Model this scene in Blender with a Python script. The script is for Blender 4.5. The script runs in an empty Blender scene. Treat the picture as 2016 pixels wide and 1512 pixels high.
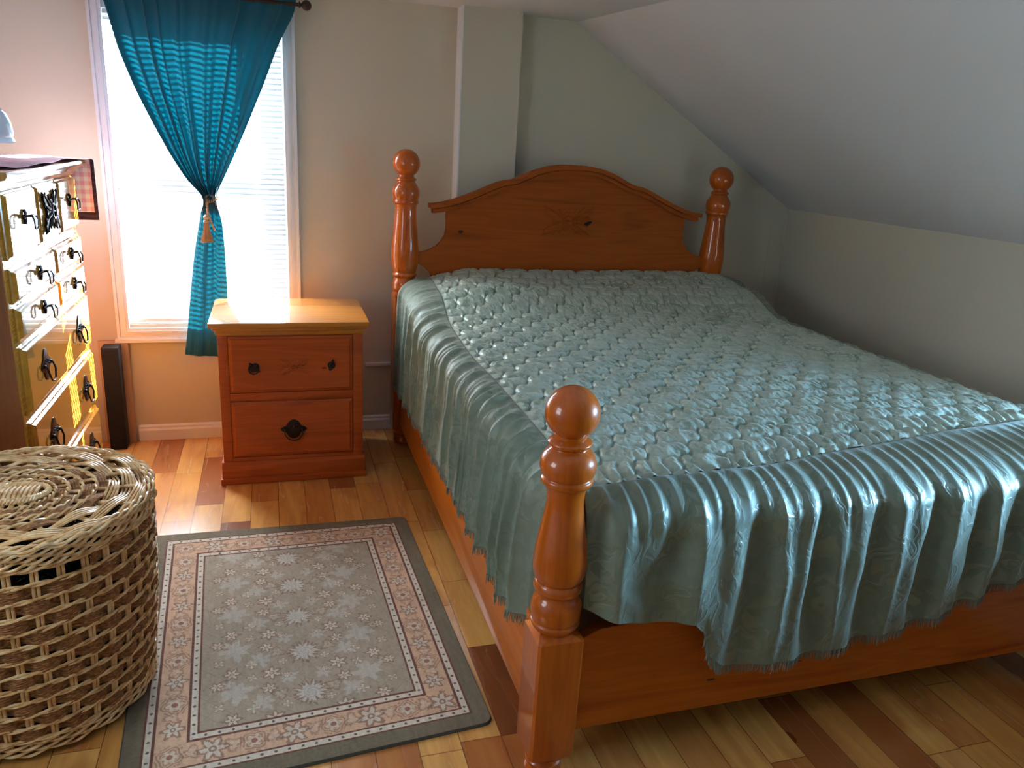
import bpy, bmesh, math, random
import numpy as np
from mathutils import Vector, Matrix, noise
random.seed(7); rng = np.random.default_rng(7)
PI = math.pi
sc = bpy.context.scene
col = sc.collection

# ------------------------------------------------------------------ camera
def nv(a): a = np.array(a, float); return a/np.linalg.norm(a)
F = 1514.0
Zc = -nv((713-1008, 5620-756, F))
Yc = np.array((530-1008, 256-756, F)); Yc = Yc/np.linalg.norm(Yc); Yc = nv(Yc - (Yc@Zc)*Zc)
Xc = np.cross(Yc, Zc)
R = np.stack([Xc, Yc, Zc], 1)
cd = bpy.data.cameras.new('camera'); cam = bpy.data.objects.new('camera', cd); col.objects.link(cam)
cd.sensor_fit = 'HORIZONTAL'; cd.sensor_width = 36; cd.lens = F/2016*36; cd.clip_start = .02
M = Matrix.Identity(4)
for i in range(3):
    M[i][0] = R[0, i]; M[i][1] = -R[1, i]; M[i][2] = -R[2, i]
M[0][3], M[1][3], M[2][3] = 0, 0, 1.5
cam.matrix_world = M
sc.camera = cam

# ------------------------------------------------------------------ world, sun, daylight, exposure
w = bpy.data.worlds.new('world'); sc.world = w; w.use_nodes = True
wn = w.node_tree.nodes; bg = wn['Background']
bg.inputs[0].default_value = (.82, .92, 1, 1); bg.inputs[1].default_value = 1.2
sun = bpy.data.lights.new('sun', 'SUN'); sun.energy = 112; sun.angle = .005; sun.color = (1, .96, .90)
so = bpy.data.objects.new('sun', sun); col.objects.link(so)
so.rotation_euler = Vector((-.80, -1, -.585)).to_track_quat('-Z', 'Y').to_euler()
def area(name, loc, d, sx, sy, e, c):
    l = bpy.data.lights.new(name, 'AREA'); l.shape = 'RECTANGLE'; l.size = sx; l.size_y = sy; l.energy = e; l.color = c
    o = bpy.data.objects.new(name, l); col.objects.link(o); o.location = loc
    o.rotation_euler = Vector(d).to_track_quat('-Z', 'Y').to_euler(); return o
area('daylight_back_window', (-.3, 4.25, 1.3), (0, -1, -.12), 1.0, 1.7, 255, (.84, .94, 1))
area('daylight_right_window', (3.05, 1.18, 1.02), (-1, 0, -.02), .52, .34, 46, (.34, .66, 1)).data.spread = math.radians(100)
area('added_left_fill', (-1.52, 1.18, 1.3), (1, 0, -.25), .72, .85, 10.5, (.95, .97, 1))  # fill lamp added outside the left wall to brighten basket and bed side
sc.view_settings.view_transform = 'Standard'; sc.view_settings.look = 'None'
sc.view_settings.exposure = 0.7; sc.view_settings.gamma = 1; sc.view_settings.use_curve_mapping = False
cy = sc.cycles
cy.max_bounces = 8; cy.diffuse_bounces = 5; cy.glossy_bounces = 4; cy.transmission_bounces = 6; cy.transparent_max_bounces = 8
cy.sample_clamp_indirect = 8; cy.caustics_reflective = False; cy.caustics_refractive = False

# ------------------------------------------------------------------ node helpers
class NT:
    def __init__(s, name, rough=.5, **kw):
        s.m = bpy.data.materials.new(name); s.m.use_nodes = True
        s.t = s.m.node_tree; s.N = s.t.nodes; s.L = s.t.links
        s.b = s.N['Principled BSDF']; s.out = s.N['Material Output']
        s.set('Roughness', rough)
        for k, v in kw.items(): s.set(k.replace('_', ' '), v)
    def set(s, k, v):
        i = s.b.inputs[k]
        if hasattr(v, 'is_output'): s.L.new(v, i)
        else: i.default_value = v if not (isinstance(v, tuple) and len(v) == 3 and i.type == 'RGBA') else (*v, 1)
    def n(s, t, ins=(), **kw):
        n = s.N.new(t)
        for k, v in kw.items(): setattr(n, k, v)
        for k, v in (ins.items() if isinstance(ins, dict) else enumerate(ins)):
            if v is None: continue
            i = n.inputs[k]
            if hasattr(v, 'is_output'): s.L.new(v, i)
            else: i.default_value = (*v, 1) if (isinstance(v, tuple) and len(v) == 3 and i.type == 'RGBA') else v
        return n
    def ma(s, op, a, b=None, c=None): return s.n('ShaderNodeMath', [a, b, c], operation=op).outputs[0]
    def mix(s, f, a, b, mode='MIX'):
        n = s.n('ShaderNodeMix', data_type='RGBA', blend_type=mode)
        for k, v in ((0, f), (6, a), (7, b)):
            if hasattr(v, 'is_output'): s.L.new(v, n.inputs[k])
            else: n.inputs[k].default_value = (*v, 1) if isinstance(v, tuple) and len(v) == 3 else v
        return n.outputs[2]
    def co(s, kind='Object'): return s.n('ShaderNodeTexCoord').outputs[kind]
    def map(s, v, scale=(1, 1, 1), loc=(0, 0, 0), rot=(0, 0, 0)):
        return s.n('ShaderNodeMapping', {'Vector': v, 'Scale': scale, 'Location': loc, 'Rotation': rot}).outputs[0]
    def noise(s, v, sc_, det=3, rough=.5, dist=0): return s.n('ShaderNodeTexNoise', {'Vector': v, 'Scale': sc_, 'Detail': det, 'Roughness': rough, 'Distortion': dist}).outputs[0]
    def ramp(s, f, pts):
        n = s.n('ShaderNodeValToRGB', [f]); e = n.color_ramp.elements
        while len(e) < len(pts): e.new(.5)
        for k, (p, c) in enumerate(pts): e[k].position = p; e[k].color = (*c, 1) if len(c) == 3 else c
        return n.outputs[0]
    def sep(s, v): n = s.n('ShaderNodeSeparateXYZ', [v]); return n.outputs
    def comb(s, *a): return s.n('ShaderNodeCombineXYZ', list(a)).outputs[0]
    def bump(s, h, strength=.3, dist=.01): s.set('Normal', s.n('ShaderNodeBump', {'Height': h, 'Strength': strength, 'Distance': dist}).outputs[0])

def srgb(r, g, b):
    f = lambda c: (c/255/12.92) if c/255 <= .04045 else ((c/255+.055)/1.055)**2.4
    return (f(r), f(g), f(b))

def wall_mat(name, c, b=.12):
    t = NT(name, .75); v = t.co()
    n = t.noise(v, 1.3, 3); t.set('Base Color', t.mix(n, tuple(x*.93 for x in c), tuple(min(1, x*1.05) for x in c)))
    t.bump(t.noise(v, 130, 3), b, .002); return t.m
M_wall = wall_mat('wall_paint', (.575, .54, .44))
M_ceil = wall_mat('ceiling_paint', (.66, .675, .70))
M_trim = NT('white_trim', .35, Base_Color=(.76, .79, .83)).m

def pine(name, c1, c2, axis=2, rough=.3, coat=.8, knots=True, s=1.0, seed=0.0):
    t = NT(name, rough, Coat_Weight=coat, Coat_Roughness=.07 if coat < 1 else .03); v = t.co()
    sc3 = [14*s]*3; sc3[axis] = 1.1*s
    g = t.map(v, tuple(sc3), (seed, seed*.7, seed*1.3))
    n = t.noise(g, 1.0, 4, .55, 1.2)
    fine = t.map(v, tuple([160 if i != axis else 5 for i in range(3)]))
    n2 = t.noise(fine, 1.0, 3)
    cc = t.ramp(n, [(.3, c2), (.48, c1), (.56, tuple(x*.8 for x in c1)), (.7, c1)])
    cc = t.mix(t.ma('MULTIPLY', n2, .35), cc, c2)
    if knots:
        vo = t.n('ShaderNodeTexVoronoi', {'Vector': t.map(v, (3.2, 3.2, 3.2) if axis != 0 else (2.2, 3.5, 4.5), (seed+.37, .2, seed*.5)), 'Scale': 1.0})
        k = t.ma('LESS_THAN', t.ma('ADD', vo.outputs['Distance'], t.ma('MULTIPLY', t.noise(v, 30, 2), .04)), .062)
        cc = t.mix(t.ma('MULTIPLY', k, .8), cc, tuple(x*.22 for x in c2))
    t.set('Base Color', cc); t.set('Specular IOR Level', .22)
    t.bump(n2, .04, .001); return t.m
OR1, OR2 = (.52, .105, .005), (.31, .05, .002)
M_bedv = pine('honey_pine_turned', OR1, OR2, 2, .3, .75, False)
M_bedx = pine('honey_pine_footboard', (.54, .125, .008), OR2, 0, .35, .4, True, seed=.4)
M_bedy = pine('honey_pine_rail', (.66, .17, .008), (.40, .08, .004), 1, .33, .5, False)
M_head = pine('honey_pine_headboard', (.39, .083, .005), (.23, .044, .003), 0, .65, .0, True, seed=2.1)
M_ns = pine('orange_pine_nightstand', (.50, .098, .016), (.33, .058, .010), 0, .5, .2, True, seed=1.2)
M_nstop = pine('polished_pine_top', (.55, .18, .008), (.42, .12, .005), 0, .6, 1.0, False)
M_ch = pine('golden_pine_chest', (.46, .20, .022), (.34, .12, .012), 1, .16, 1.0, False)
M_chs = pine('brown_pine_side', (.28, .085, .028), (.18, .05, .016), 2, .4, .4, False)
M_iron = NT('black_iron', .28, Base_Color=(.012, .011, .013), Metallic=.75).m
M_bronze = NT('dark_bronze', .35, Base_Color=(.035, .02, .017), Metallic=.6).m

def floor_mat():
    t = NT('maple_planks', .24, Coat_Weight=.35, Coat_Roughness=.12); v = t.co(); x, y, z = t.sep(v)
    W_, L_ = .110, .62
    px = t.ma('DIVIDE', t.ma('ADD', x, .013+W_*40), W_); row = t.ma('FLOOR', px); fx = t.ma('FRACT', px)
    off = t.n('ShaderNodeTexWhiteNoise', [None, row], noise_dimensions='1D'); 
    t.L.new(row, off.inputs['W'])
    ln = t.ma('ADD', .38, t.ma('MULTIPLY', t.n('ShaderNodeTexWhiteNoise', {'W': t.ma('ADD', row, 71.3)}, noise_dimensions='1D').outputs[0], .5))
    py = t.ma('ADD', t.ma('DIVIDE', y, ln), t.ma('MULTIPLY', off.outputs[0], 9)); py = t.ma('ADD', py, 30)
    cy_ = t.ma('FLOOR', py); fy = t.ma('FRACT', py)
    wn_ = t.n('ShaderNodeTexWhiteNoise', {'Vector': t.comb(row, cy_, 0)}, noise_dimensions='3D')
    rnd = wn_.outputs[0]
    r3 = t.ma('MULTIPLY', rnd, 17)
    g = t.comb(t.ma('ADD', t.ma('MULTIPLY', x, 16), r3), t.ma('ADD', t.ma('MULTIPLY', y, 1.6), r3), 0)
    n = t.noise(g, 1.0, 4, .6, 1.0)
    base = t.ramp(rnd, [(0, srgb(120, 64, 34)), (.14, srgb(180, 110, 56)), (.4, srgb(216, 154, 78)), (.75, srgb(232, 176, 100)), (1, srgb(198, 128, 66))])
    cc = t.mix(t.ramp(n, [(.35, (.0,)*3), (.75, (.55,)*3)]), base, srgb(150, 82, 40))
    blot = t.noise(t.comb(t.ma('MULTIPLY', x, 9), t.ma('MULTIPLY', y, 4), r3), 1.0, 2)
    cc = t.mix(t.ramp(blot, [(.56, (0,)*3), (.7, (.45,)*3)]), cc, srgb(160, 78, 36))
    kn = t.n('ShaderNodeTexVoronoi', {'Vector': t.comb(t.ma('MULTIPLY', x, 5), t.ma('MULTIPLY', y, 2.4), r3), 'Scale': 1.0}).outputs['Distance']
    cc = t.mix(t.ma('MULTIPLY', t.ma('LESS_THAN', kn, .05), .7), cc, srgb(80, 36, 18))
    ex = t.ma('MINIMUM', fx, t.ma('SUBTRACT', 1, fx)); ey = t.ma('MULTIPLY', t.ma('MINIMUM', fy, t.ma('SUBTRACT', 1, fy)), t.ma('DIVIDE', ln, W_))
    e = t.ma('MINIMUM', ex, ey); gap = t.ma('LESS_THAN', e, .011)
    cc = t.mix(t.ma('MULTIPLY', gap, .75), cc, srgb(84, 40, 18))
    t.set('Base Color', cc); t.bump(t.ma('MULTIPLY', gap, -1), .25, .002)
    t.set('Roughness', t.ma('ADD', .2, t.ma('MULTIPLY', n, .12))); return t.m
M_floor = floor_mat()

# ------------------------------------------------------------------ mesh helpers
def link(name, me, mat, parent=None, smooth=True):
    o = bpy.data.objects.new(name, me); col.objects.link(o)
    if mat:
        for m_ in (mat if isinstance(mat, (list, tuple)) else [mat]): me.materials.append(m_)
    if parent: o.parent = parent
    if smooth: me.polygons.foreach_set('use_smooth', [True]*len(me.polygons))
    return o
def empty(name, loc=(0, 0, 0), label=None, cat=None, group=None):
    o = bpy.data.objects.new(name, None); col.objects.link(o); o.location = loc; o.empty_display_size = .05
    if label: tag(o, label, cat, group)
    return o
def tag(o, label, cat, group=None, kind=None):
    o['label'] = label; o['category'] = cat
    if group: o['group'] = group
    if kind: o['kind'] = kind
    return o
class MB:
    def __init__(s, org=(0, 0, 0)): s.bm = bmesh.new(); s.org = Vector(org)
    def box(s, x0, x1, y0, y1, z0, z1, bev=0, seg=2):
        b = bmesh.new(); vs = [b.verts.new((x, y, z)) for x in (x0, x1) for y in (y0, y1) for z in (z0, z1)]
        for f in ((0, 1, 3, 2), (4, 6, 7, 5), (0, 4, 5, 1), (2, 3, 7, 6), (0, 2, 6, 4), (1, 5, 7, 3)): b.faces.new([vs[i] for i in f])
        bmesh.ops.recalc_face_normals(b, faces=b.faces)
        if bev: bmesh.ops.bevel(b, geom=list(b.edges), offset=bev, segments=seg, profile=.5, affect='EDGES')
        s.merge(b); return s
    def merge(s, b, mat=None):
        if mat is not None: bmesh.ops.transform(b, matrix=mat, verts=b.verts)
        me = bpy.data.meshes.new('t'); b.to_mesh(me); b.free(); s.bm.from_mesh(me); bpy.data.meshes.remove(me)
    def lathe(s, prof, c=(0, 0, 0), n=32, cap=True, sx=1, sy=1):
        b = bmesh.new(); rows = []
        for r, z in prof: rows.append([b.verts.new((c[0]+sx*r*math.cos(2*PI*i/n), c[1]+sy*r*math.sin(2*PI*i/n), c[2]+z)) for i in range(n)])
        for a, q in zip(rows, rows[1:]):
            for i in range(n): b.faces.new((a[i], a[(i+1) % n], q[(i+1) % n], q[i]))
        if cap: b.faces.new(rows[0]); b.faces.new(rows[-1])
        bmesh.ops.recalc_face_normals(b, faces=b.faces); s.merge(b); return s
    def tube(s, pts, r, n=6, closed=False, rr=None):
        pts = [Vector(p) for p in pts]; N = len(pts); rows = []; up = None
        for i, p in enumerate(pts):
            a = pts[(i-1) % N] if (closed or i > 0) else p; b_ = pts[(i+1) % N] if (closed or i < N-1) else p
            d = (b_-a).normalized() if (b_-a).length > 1e-9 else Vector((0, 0, 1))
            if up is None: up = d.orthogonal().normalized()
            u = (up - d*up.dot(d)); u = u.normalized() if u.length > 1e-6 else d.orthogonal().normalized(); up = u; v = d.cross(u)
            ri = rr[i] if rr else r
            rows.append([s.bm.verts.new(p+(u*math.cos(2*PI*k/n)+v*math.sin(2*PI*k/n))*ri) for k in range(n)])
        for i in range(N if closed else N-1):
            a, q = rows[i], rows[(i+1) % N]
            for k in range(n): s.bm.faces.new((a[k], q[k], q[(k+1) % n], a[(k+1) % n]))
        if not closed: s.bm.faces.new(rows[0]); s.bm.faces.new(rows[-1])
        return s
    def prism(s, poly, d0, d1, plane='xz', bev=0):
        # poly in 2D, extruded along the missing axis from d0 to d1
        b = bmesh.new()
        def P(a, c, d): return {'xz': (a, d, c), 'xy': (a, c, d), 'yz': (d, a, c)}[plane]
        A = [b.verts.new(P(p[0], p[1], d0)) for p in poly]; B = [b.verts.new(P(p[0], p[1], d1)) for p in poly]
        fa = b.faces.new(A); fb = b.faces.new(B[::-1]); n = len(poly)
        for i in range(n): b.faces.new((A[i], A[(i+1) % n], B[(i+1) % n], B[i]))
        bmesh.ops.recalc_face_normals(b, faces=b.faces)
        if bev: bmesh.ops.bevel(b, geom=[e for e in b.edges if fa in e.link_faces or fb in e.link_faces], offset=bev, segments=2, profile=.5, affect='EDGES')
        s.merge(b); return s
    def ball(s, c, r, n=14, sz=1.0):
        b = bmesh.new(); bmesh.ops.create_uvsphere(b, u_segments=n, v_segments=n//2+1, radius=r)
        s.merge(b, Matrix.Translation(c) @ Matrix.Diagonal((1, 1, sz, 1))); return s
    def build(s, name, mat, parent=None, smooth=True, ang=40):
        me = bpy.data.meshes.new(name)
        bmesh.ops.recalc_face_normals(s.bm, faces=s.bm.faces)
        if s.org.length: bmesh.ops.translate(s.bm, verts=s.bm.verts, vec=-s.org)
        s.bm.to_mesh(me); s.bm.free(); o = link(name, me, mat, parent, smooth)
        if not parent: o.location = s.org
        if smooth: me.set_sharp_from_angle(angle=math.radians(ang))
        return o
def grid_obj(name, P, mat, parent=None, uv=None, closed=False):
    nr, nc, _ = P.shape
    me = bpy.data.meshes.new(name)
    i = np.arange(nr-1)[:, None]*nc+np.arange(nc-1)[None]
    f = np.stack([i, i+1, i+nc+1, i+nc], -1).reshape(-1, 4)
    me.vertices.add(nr*nc); me.vertices.foreach_set('co', P.reshape(-1).astype(np.float32))
    me.loops.add(f.size); me.polygons.add(len(f))
    me.loops.foreach_set('vertex_index', f.reshape(-1).astype(np.int32))
    me.polygons.foreach_set('loop_start', (np.arange(len(f))*4).astype(np.int32))
    me.update(calc_edges=True); me.validate()
    if uv is not None:
        l = me.uv_layers.new(name='UVMap'); vi = np.empty(len(me.loops), np.int32); me.loops.foreach_get('vertex_index', vi)
        l.data.foreach_set('uv', uv.reshape(-1, 2)[vi].reshape(-1).astype(np.float32))
    return link(name, me, mat, parent)
def struct(o): o['kind'] = 'structure'; return o
def sstep(a, b, x): t = np.clip((x-a)/(b-a), 0, 1); return t*t*(3-2*t)
def vnoise1(x, seed=0):
    r = np.random.default_rng(seed).random(512)*2-1
    i = np.floor(x).astype(int); f = x-i; f = f*f*(3-2*f)
    return r[i % 512]*(1-f)+r[(i+1) % 512]*f
def vnoise2(x, y, seed=0):
    r = np.random.default_rng(seed).random((256, 256))*2-1
    i = np.floor(x).astype(int); j = np.floor(y).astype(int); f = x-i; g = y-j; f = f*f*(3-2*f); g = g*g*(3-2*g)
    a = r[i % 256, j % 256]; b = r[(i+1) % 256, j % 256]; c = r[i % 256, (j+1) % 256]; d = r[(i+1) % 256, (j+1) % 256]
    return (a*(1-f)+b*f)*(1-g)+(c*(1-f)+d*f)*g

# ------------------------------------------------------------------ room
WY = 3.91; XL = -1.27; XR = 2.87; YF = -1.25; CZ = 2.10; KZ = 1.235
SX0 = 1.465
struct(MB().box(XL-.1, XR+.1, YF-.1, WY+.1, -.08, 0).build('floor', M_floor, smooth=False))
wx0, wx1, wz0, wz1 = -.667, .068, .585, 1.99     # back window opening
m = MB(); m.box(XL-.1, wx0, WY, WY+.14, 0, CZ); m.box(wx1, XR+.1, WY, WY+.14, 0, CZ); m.box(wx0, wx1, WY, WY+.14, 0, wz0); m.box(wx0, wx1, WY, WY+.14, wz1, CZ)
struct(m.build('wall_back', M_wall, smooth=False))
struct(MB().box(.878, 1.166, WY-.10, WY+.01, 0, CZ).build('wall_back_pilaster', M_wall, smooth=False))
struct(MB().box(.871, .8785, WY-.103, WY, .0, CZ).build('trim_1', M_trim, smooth=False))
struct(MB().box(XR-.008, XR, WY-.012, WY, 0, KZ).box(XR-.1, XR-.09, WY-.003, WY, 0, KZ-.1).build('trim_2', M_wall, smooth=False))
m = MB(); fx0, fx1, fz0, fz1 = .80, 1.56, .88, 1.74
m.box(XL-.1, XL, YF, fx0, 0, CZ); m.box(XL-.1, XL, fx1, WY, 0, CZ); m.box(XL-.1, XL, fx0, fx1, 0, fz0); m.box(XL-.1, XL, fx0, fx1, fz1, CZ)
struct(m.build('wall_left', M_wall, smooth=False))
m = MB(); ry0, ry1, rz0, rz1 = .92, 1.44, .84, 1.18
m.box(XR, XR+.1, YF, ry0, 0, KZ+.02); m.box(XR, XR+.1, ry1, WY, 0, KZ+.02); m.box(XR, XR+.1, ry0, ry1, 0, rz0); m.box(XR, XR+.1, ry0, ry1, rz1, KZ+.02)
struct(m.build('wall_right', M_wall, smooth=False))
struct(MB().box(2.36, XR, -.9, 1.36, 0, .74).box(2.34, XR, -.92, 1.38, .74, .765).build('added_shade_box', M_wall, smooth=False))   # unseen box added below the right window to keep its light off the floor
struct(MB().box(XL-.1, XR+.1, YF-.1, YF, 0, CZ).build('wall_front', M_wall, smooth=False))
# flat ceiling (its crease with the slope runs slightly out of true) and the sloped ceiling
def slab(pts, th=.08):
    m = MB(); a = [m.bm.verts.new(p) for p in pts]; b = [m.bm.verts.new((p[0], p[1], p[2]+th)) for p in pts]; n = len(pts)
    m.bm.faces.new(a); m.bm.faces.new(b[::-1])
    for i in range(n): m.bm.faces.new((a[i], a[(i+1) % n], b[(i+1) % n], b[i]))
    return m
C0, C1, C2 = (SX0, WY+.1, CZ), (1.62, 2.9, CZ), (1.66, YF-.1, CZ)
struct(slab([(XL-.1, WY+.1, CZ), C0, C1, C2, (XL-.1, YF-.1, CZ)]).build('ceiling', M_ceil, smooth=False))
K0, K1, K2 = (XR+.03, WY+.1, KZ-.018), (XR+.03, 2.9, KZ-.018), (XR+.03, YF-.1, KZ-.018)
m = MB()
for q in ([C0, K0, K1, C1], [C1, K1, K2, C2]):
    a = [m.bm.verts.new(p) for p in q]; m.bm.faces.new(a); b = [m.bm.verts.new((p[0]+.05, p[1], p[2]+.08)) for p in q]; m.bm.faces.new(b[::-1])
bmesh.ops.remove_doubles(m.bm, verts=m.bm.verts, dist=1e-5)
struct(m.build('ceiling_slope', M_ceil, smooth=True, ang=60))
# baseboards
def baseboard(name, x0, x1):
    prof = [(WY, 0), (WY-.016, 0), (WY-.016, .052), (WY-.010, .062), (WY-.010, .070), (WY-.004, .078), (WY, .078)]
    return struct(MB().prism(prof, x0, x1, 'yz').build(name, M_trim, smooth=False))
baseboard('baseboard_back', -.66, .871); baseboard('baseboard_back_right', 1.166, XR)
struct(MB().box(.44, .60, WY-.03, WY, .36, .372).build('trim_3', M_trim, smooth=False))

# back window: casing, frame, glass
wo = empty('window_1', (-.3, WY, .5)); struct(wo); OW = Vector((-.3, WY, .5))
def wbuild(m, name, mat): m.org = OW; return m.build(name, mat, wo, smooth=False)
m = MB()
for (a, b, th) in ((.0, .058, .014), (.012, .02, .02), (.04, .052, .022)):
    X0, X1, Z0, Z1 = -.715, .125, .502, 2.05
    pass
X0, X1, Z0, Z1 = -.715, .124, .515, 2.055
def ring(m, x0, x1, z0, z1, wd, ya, yb):
    m.box(x0, x0+wd, ya, yb, z0, z1); m.box(x1-wd, x1, ya, yb, z0, z1); m.box(x0+wd, x1-wd, ya, yb, z0, z0+wd); m.box(x0+wd, x1-wd, ya, yb, z1-wd, z1)
ring(m, X0, X1, Z0, Z1, .055, WY-.016, WY); ring(m, X0+.002, X1-.002, Z0+.002, Z1-.002, .012, WY-.023, WY-.014); ring(m, X0+.03, X1-.03, Z0+.03, Z1-.03, .012, WY-.021, WY-.014)
wbuild(m, 'casing', M_trim)
wbuild(MB().box(X0-.01, X1+.01, WY-.03, WY, Z0-.012, Z0+.004), 'window_sill', M_trim)
m = MB(); ring(m, wx0-.002, wx1+.002, wz0-.002, wz1+.002, .03, WY+.05, WY+.12); m.box(wx0, wx1, WY+.07, WY+.11, 1.24, 1.29)
wbuild(m, 'window_frame', M_trim)
tg = NT('window_glass'); g_ = tg.n('ShaderNodeBsdfGlossy', [(1, 1, 1), .02]); tp_ = tg.n('ShaderNodeBsdfTransparent', [(.96, .98, 1)])
tg.L.new(tg.n('ShaderNodeMixShader', [.05, tp_.outputs[0], g_.outputs[0]]).outputs[0], tg.out.inputs[0]); M_glass = tg.m
wbuild(MB().box(wx0+.02, wx1-.02, WY+.09, WY+.093, wz0+.02, wz1-.02), 'pane', M_glass)
# out-of-frame right window, and an unseen left one added for the fill light
for nm, org, boxes, pane in (('window_2', (XR, 1.18, .84), [(XR-.015, XR, ry0-.06, ry0, rz0-.06, rz1+.06), (XR-.015, XR, ry1, ry1+.06, rz0-.06, rz1+.06), (XR-.015, XR, ry0, ry1, rz0-.06, rz0), (XR-.015, XR, ry0, ry1, rz1, rz1+.06), (XR+.04, XR+.07, ry0, ry1, 1.0, 1.02), (XR+.04, XR+.07, 1.17, 1.19, rz0, rz1)], (XR+.05, XR+.053, ry0, ry1, rz0, rz1)),
                             ('added_left_window', (XL, 1.18, .88), [(XL, XL+.015, fx0-.06, fx0, fz0-.06, fz1+.06), (XL, XL+.015, fx1, fx1+.06, fz0-.06, fz1+.06), (XL, XL+.015, fx0, fx1, fz0-.06, fz0), (XL, XL+.015, fx0, fx1, fz1, fz1+.06), (XL-.07, XL-.04, fx0, fx1, 1.37, 1.40)], (XL-.06, XL-.057, fx0, fx1, fz0, fz1))):
    e = struct(empty(nm, org)); mm = MB(org)
    for b in boxes: mm.box(*b)
    mm.build('window_frame', M_trim, e, smooth=False)
    MB(org).box(*pane).build('pane', M_glass, e, smooth=False)

# ------------------------------------------------------------------ venetian blind
tb = NT('blind_vinyl', .5, Base_Color=(.36, .37, .39))
tr = tb.N.new('ShaderNodeBsdfTranslucent'); tr.inputs[0].default_value = (.92, .93, .95, 1); mx = tb.N.new('ShaderNodeMixShader'); mx.inputs[0].default_value = .015
tb.L.new(tb.b.outputs[0], mx.inputs[1]); tb.L.new(tr.outputs[0], mx.inputs[2]); tb.L.new(mx.outputs[0], tb.out.inputs[0]); M_blind = tb.m
bl = empty('venetian_blind', (-.3, WY+.025, 1.96), 'white venetian blind lowered over the bright window behind the teal curtain', 'blind')
OB = (-.3, WY+.025, 1.96)
m = MB(OB); pitch = .0235; ang = math.radians(54); hw = .0125
z = .625
while z < 1.945:
    a = Vector((0, math.cos(ang), math.sin(ang)))*hw
    n_ = Vector((0, -math.sin(ang), math.cos(ang)))*.0016
    yc = WY+.022
    pts = [(-1, 0), (-.5, .75), (0, 1), (.5, .75), (1, 0)]
    vs = [[m.bm.verts.new((x, yc+a.y*u+n_.y*v, z+a.z*u+n_.z*v)) for u, v in pts] for x in (wx0+.006, wx1-.006)]
    for i in range(4): m.bm.faces.new((vs[0][i], vs[0][i+1], vs[1][i+1], vs[1][i]))
    z += pitch
m.build('slats', M_blind, bl)
MB(OB).box(wx0+.005, wx1-.005, WY+.008, WY+.036, .594, .612, .004).build('bottom_rail', M_trim, bl)
MB(OB).box(wx0+.004, wx1-.004, WY+.004, WY+.04, 1.95, 1.987, .004).build('head_rail', M_trim, bl)
for x in (-.565, -.06): MB(OB).tube([(x, WY+.008, .61), (x, WY+.008, 1.95)], .0013, 5).build('ladder_cord', M_trim, bl)

# ------------------------------------------------------------------ curtain, rod, tieback
tc = NT('teal_cloth', .8, Sheen_Weight=.15)
v = tc.co(); wv = tc.noise(tc.map(v, (500, 500, 500)), 1, 2)
cT = tc.mix(tc.ma('MULTIPLY', wv, .35), (.010, .125, .185), (.008, .085, .13)); tc.set('Base Color', cT)
tr = tc.n('ShaderNodeBsdfTranslucent', [(.008, .19, .235)]); mx = tc.n('ShaderNodeMixShader', [.42, tc.b.outputs[0], tr.outputs[0]]); tc.L.new(mx.outputs[0], tc.out.inputs[0]); M_teal = tc.m
cL = [(2.075, -.66), (2.03, -.655), (1.968, -.633), (1.779, -.589), (1.632, -.537), (1.506, -.481), (1.376, -.419), (1.26, -.352), (1.21, -.295), (1.185, -.278), (1.15, -.302), (1.061, -.323), (.912, -.353), (.758, -.376), (.601, -.396), (.447, -.419)]
cR = [(2.075, .128), (2.0, .120), (1.866, .049), (1.698, -.017), (1.52, -.093), (1.39, -.152), (1.27, -.21), (1.21, -.238), (1.185, -.246), (1.15, -.236), (1.093, -.221), (.973, -.216), (.759, -.216), (.599, -.219), (.42, -.222)]
nz, nu = 240, 260
zs = np.linspace(2.075, .43, nz); us = np.linspace(0, 1, nu)
def interp(tab, z): a = np.array(tab)[::-1]; return np.interp(z, a[:, 0], a[:, 1])
def smooth(a, k=5):
    p = np.pad(a, k, mode='edge'); return np.convolve(p, np.ones(2*k+1)/(2*k+1), 'valid')
xl, xr = smooth(interp(cL, zs)), smooth(interp(cR, zs))
U = us[None, :]+0*zs[:, None]; Zg = zs[:, None]+0*us[None]
tie = np.exp(-((Zg-1.19)/.05)**2)
low = sstep(1.19, 1.10, Zg)
ph = U*8.2+.55*vnoise1(U*6, 3)+.12*vnoise2(U*3, Zg*2, 5)
fold = np.cos(2*PI*ph)*(.75+.25*vnoise1(U*9+4, 8))+.3*np.cos(2*PI*(U*17+.4*vnoise1(U*7, 9)))
width = (xr-xl)[:, None]
amp = np.clip(.010+.008*sstep(2.0, 1.3, Zg)+.014*tie, 0, .03)*(1-.35*low)
lowf = np.cos(2*PI*(U*1.5+.1))*1.0+.35*np.cos(2*PI*(U*4.2+.2))
Yb = 3.815+.028*sstep(1.1, .8, Zg)-.022*tie
Y = Yb+amp*fold*(1-low)+low*.013*lowf*(1-.35*sstep(.8, .6, Zg))
X = xl[:, None]+width*U+(.006*np.sin(2*PI*ph))*(width/.6)
Zo = Zg.copy(); Zo -= sstep(.5, .43, Zg)*(.035*U*0-.02*(1-U))
cu = empty('curtain', (-.27, 3.82, 2.07), 'teal curtain panel gathered to a point by a tasselled cord in front of the window', 'curtain')
P = np.stack([X, Y, Zo], -1)-np.array((-.27, 3.82, 2.07))
co_ = grid_obj('curtain_panel', P, M_teal, cu)
sd = co_.modifiers.new('s', 'SOLIDIFY'); sd.thickness = .0012
hm = P[-1:, :, :].repeat(2, 0).copy(); 
rod = empty('curtain_rod', (-.27, 3.815, 2.028), 'dark metal curtain rod with a ball finial above the window', 'curtain rod')
ro = (-.27, 3.815, 2.028)
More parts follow.
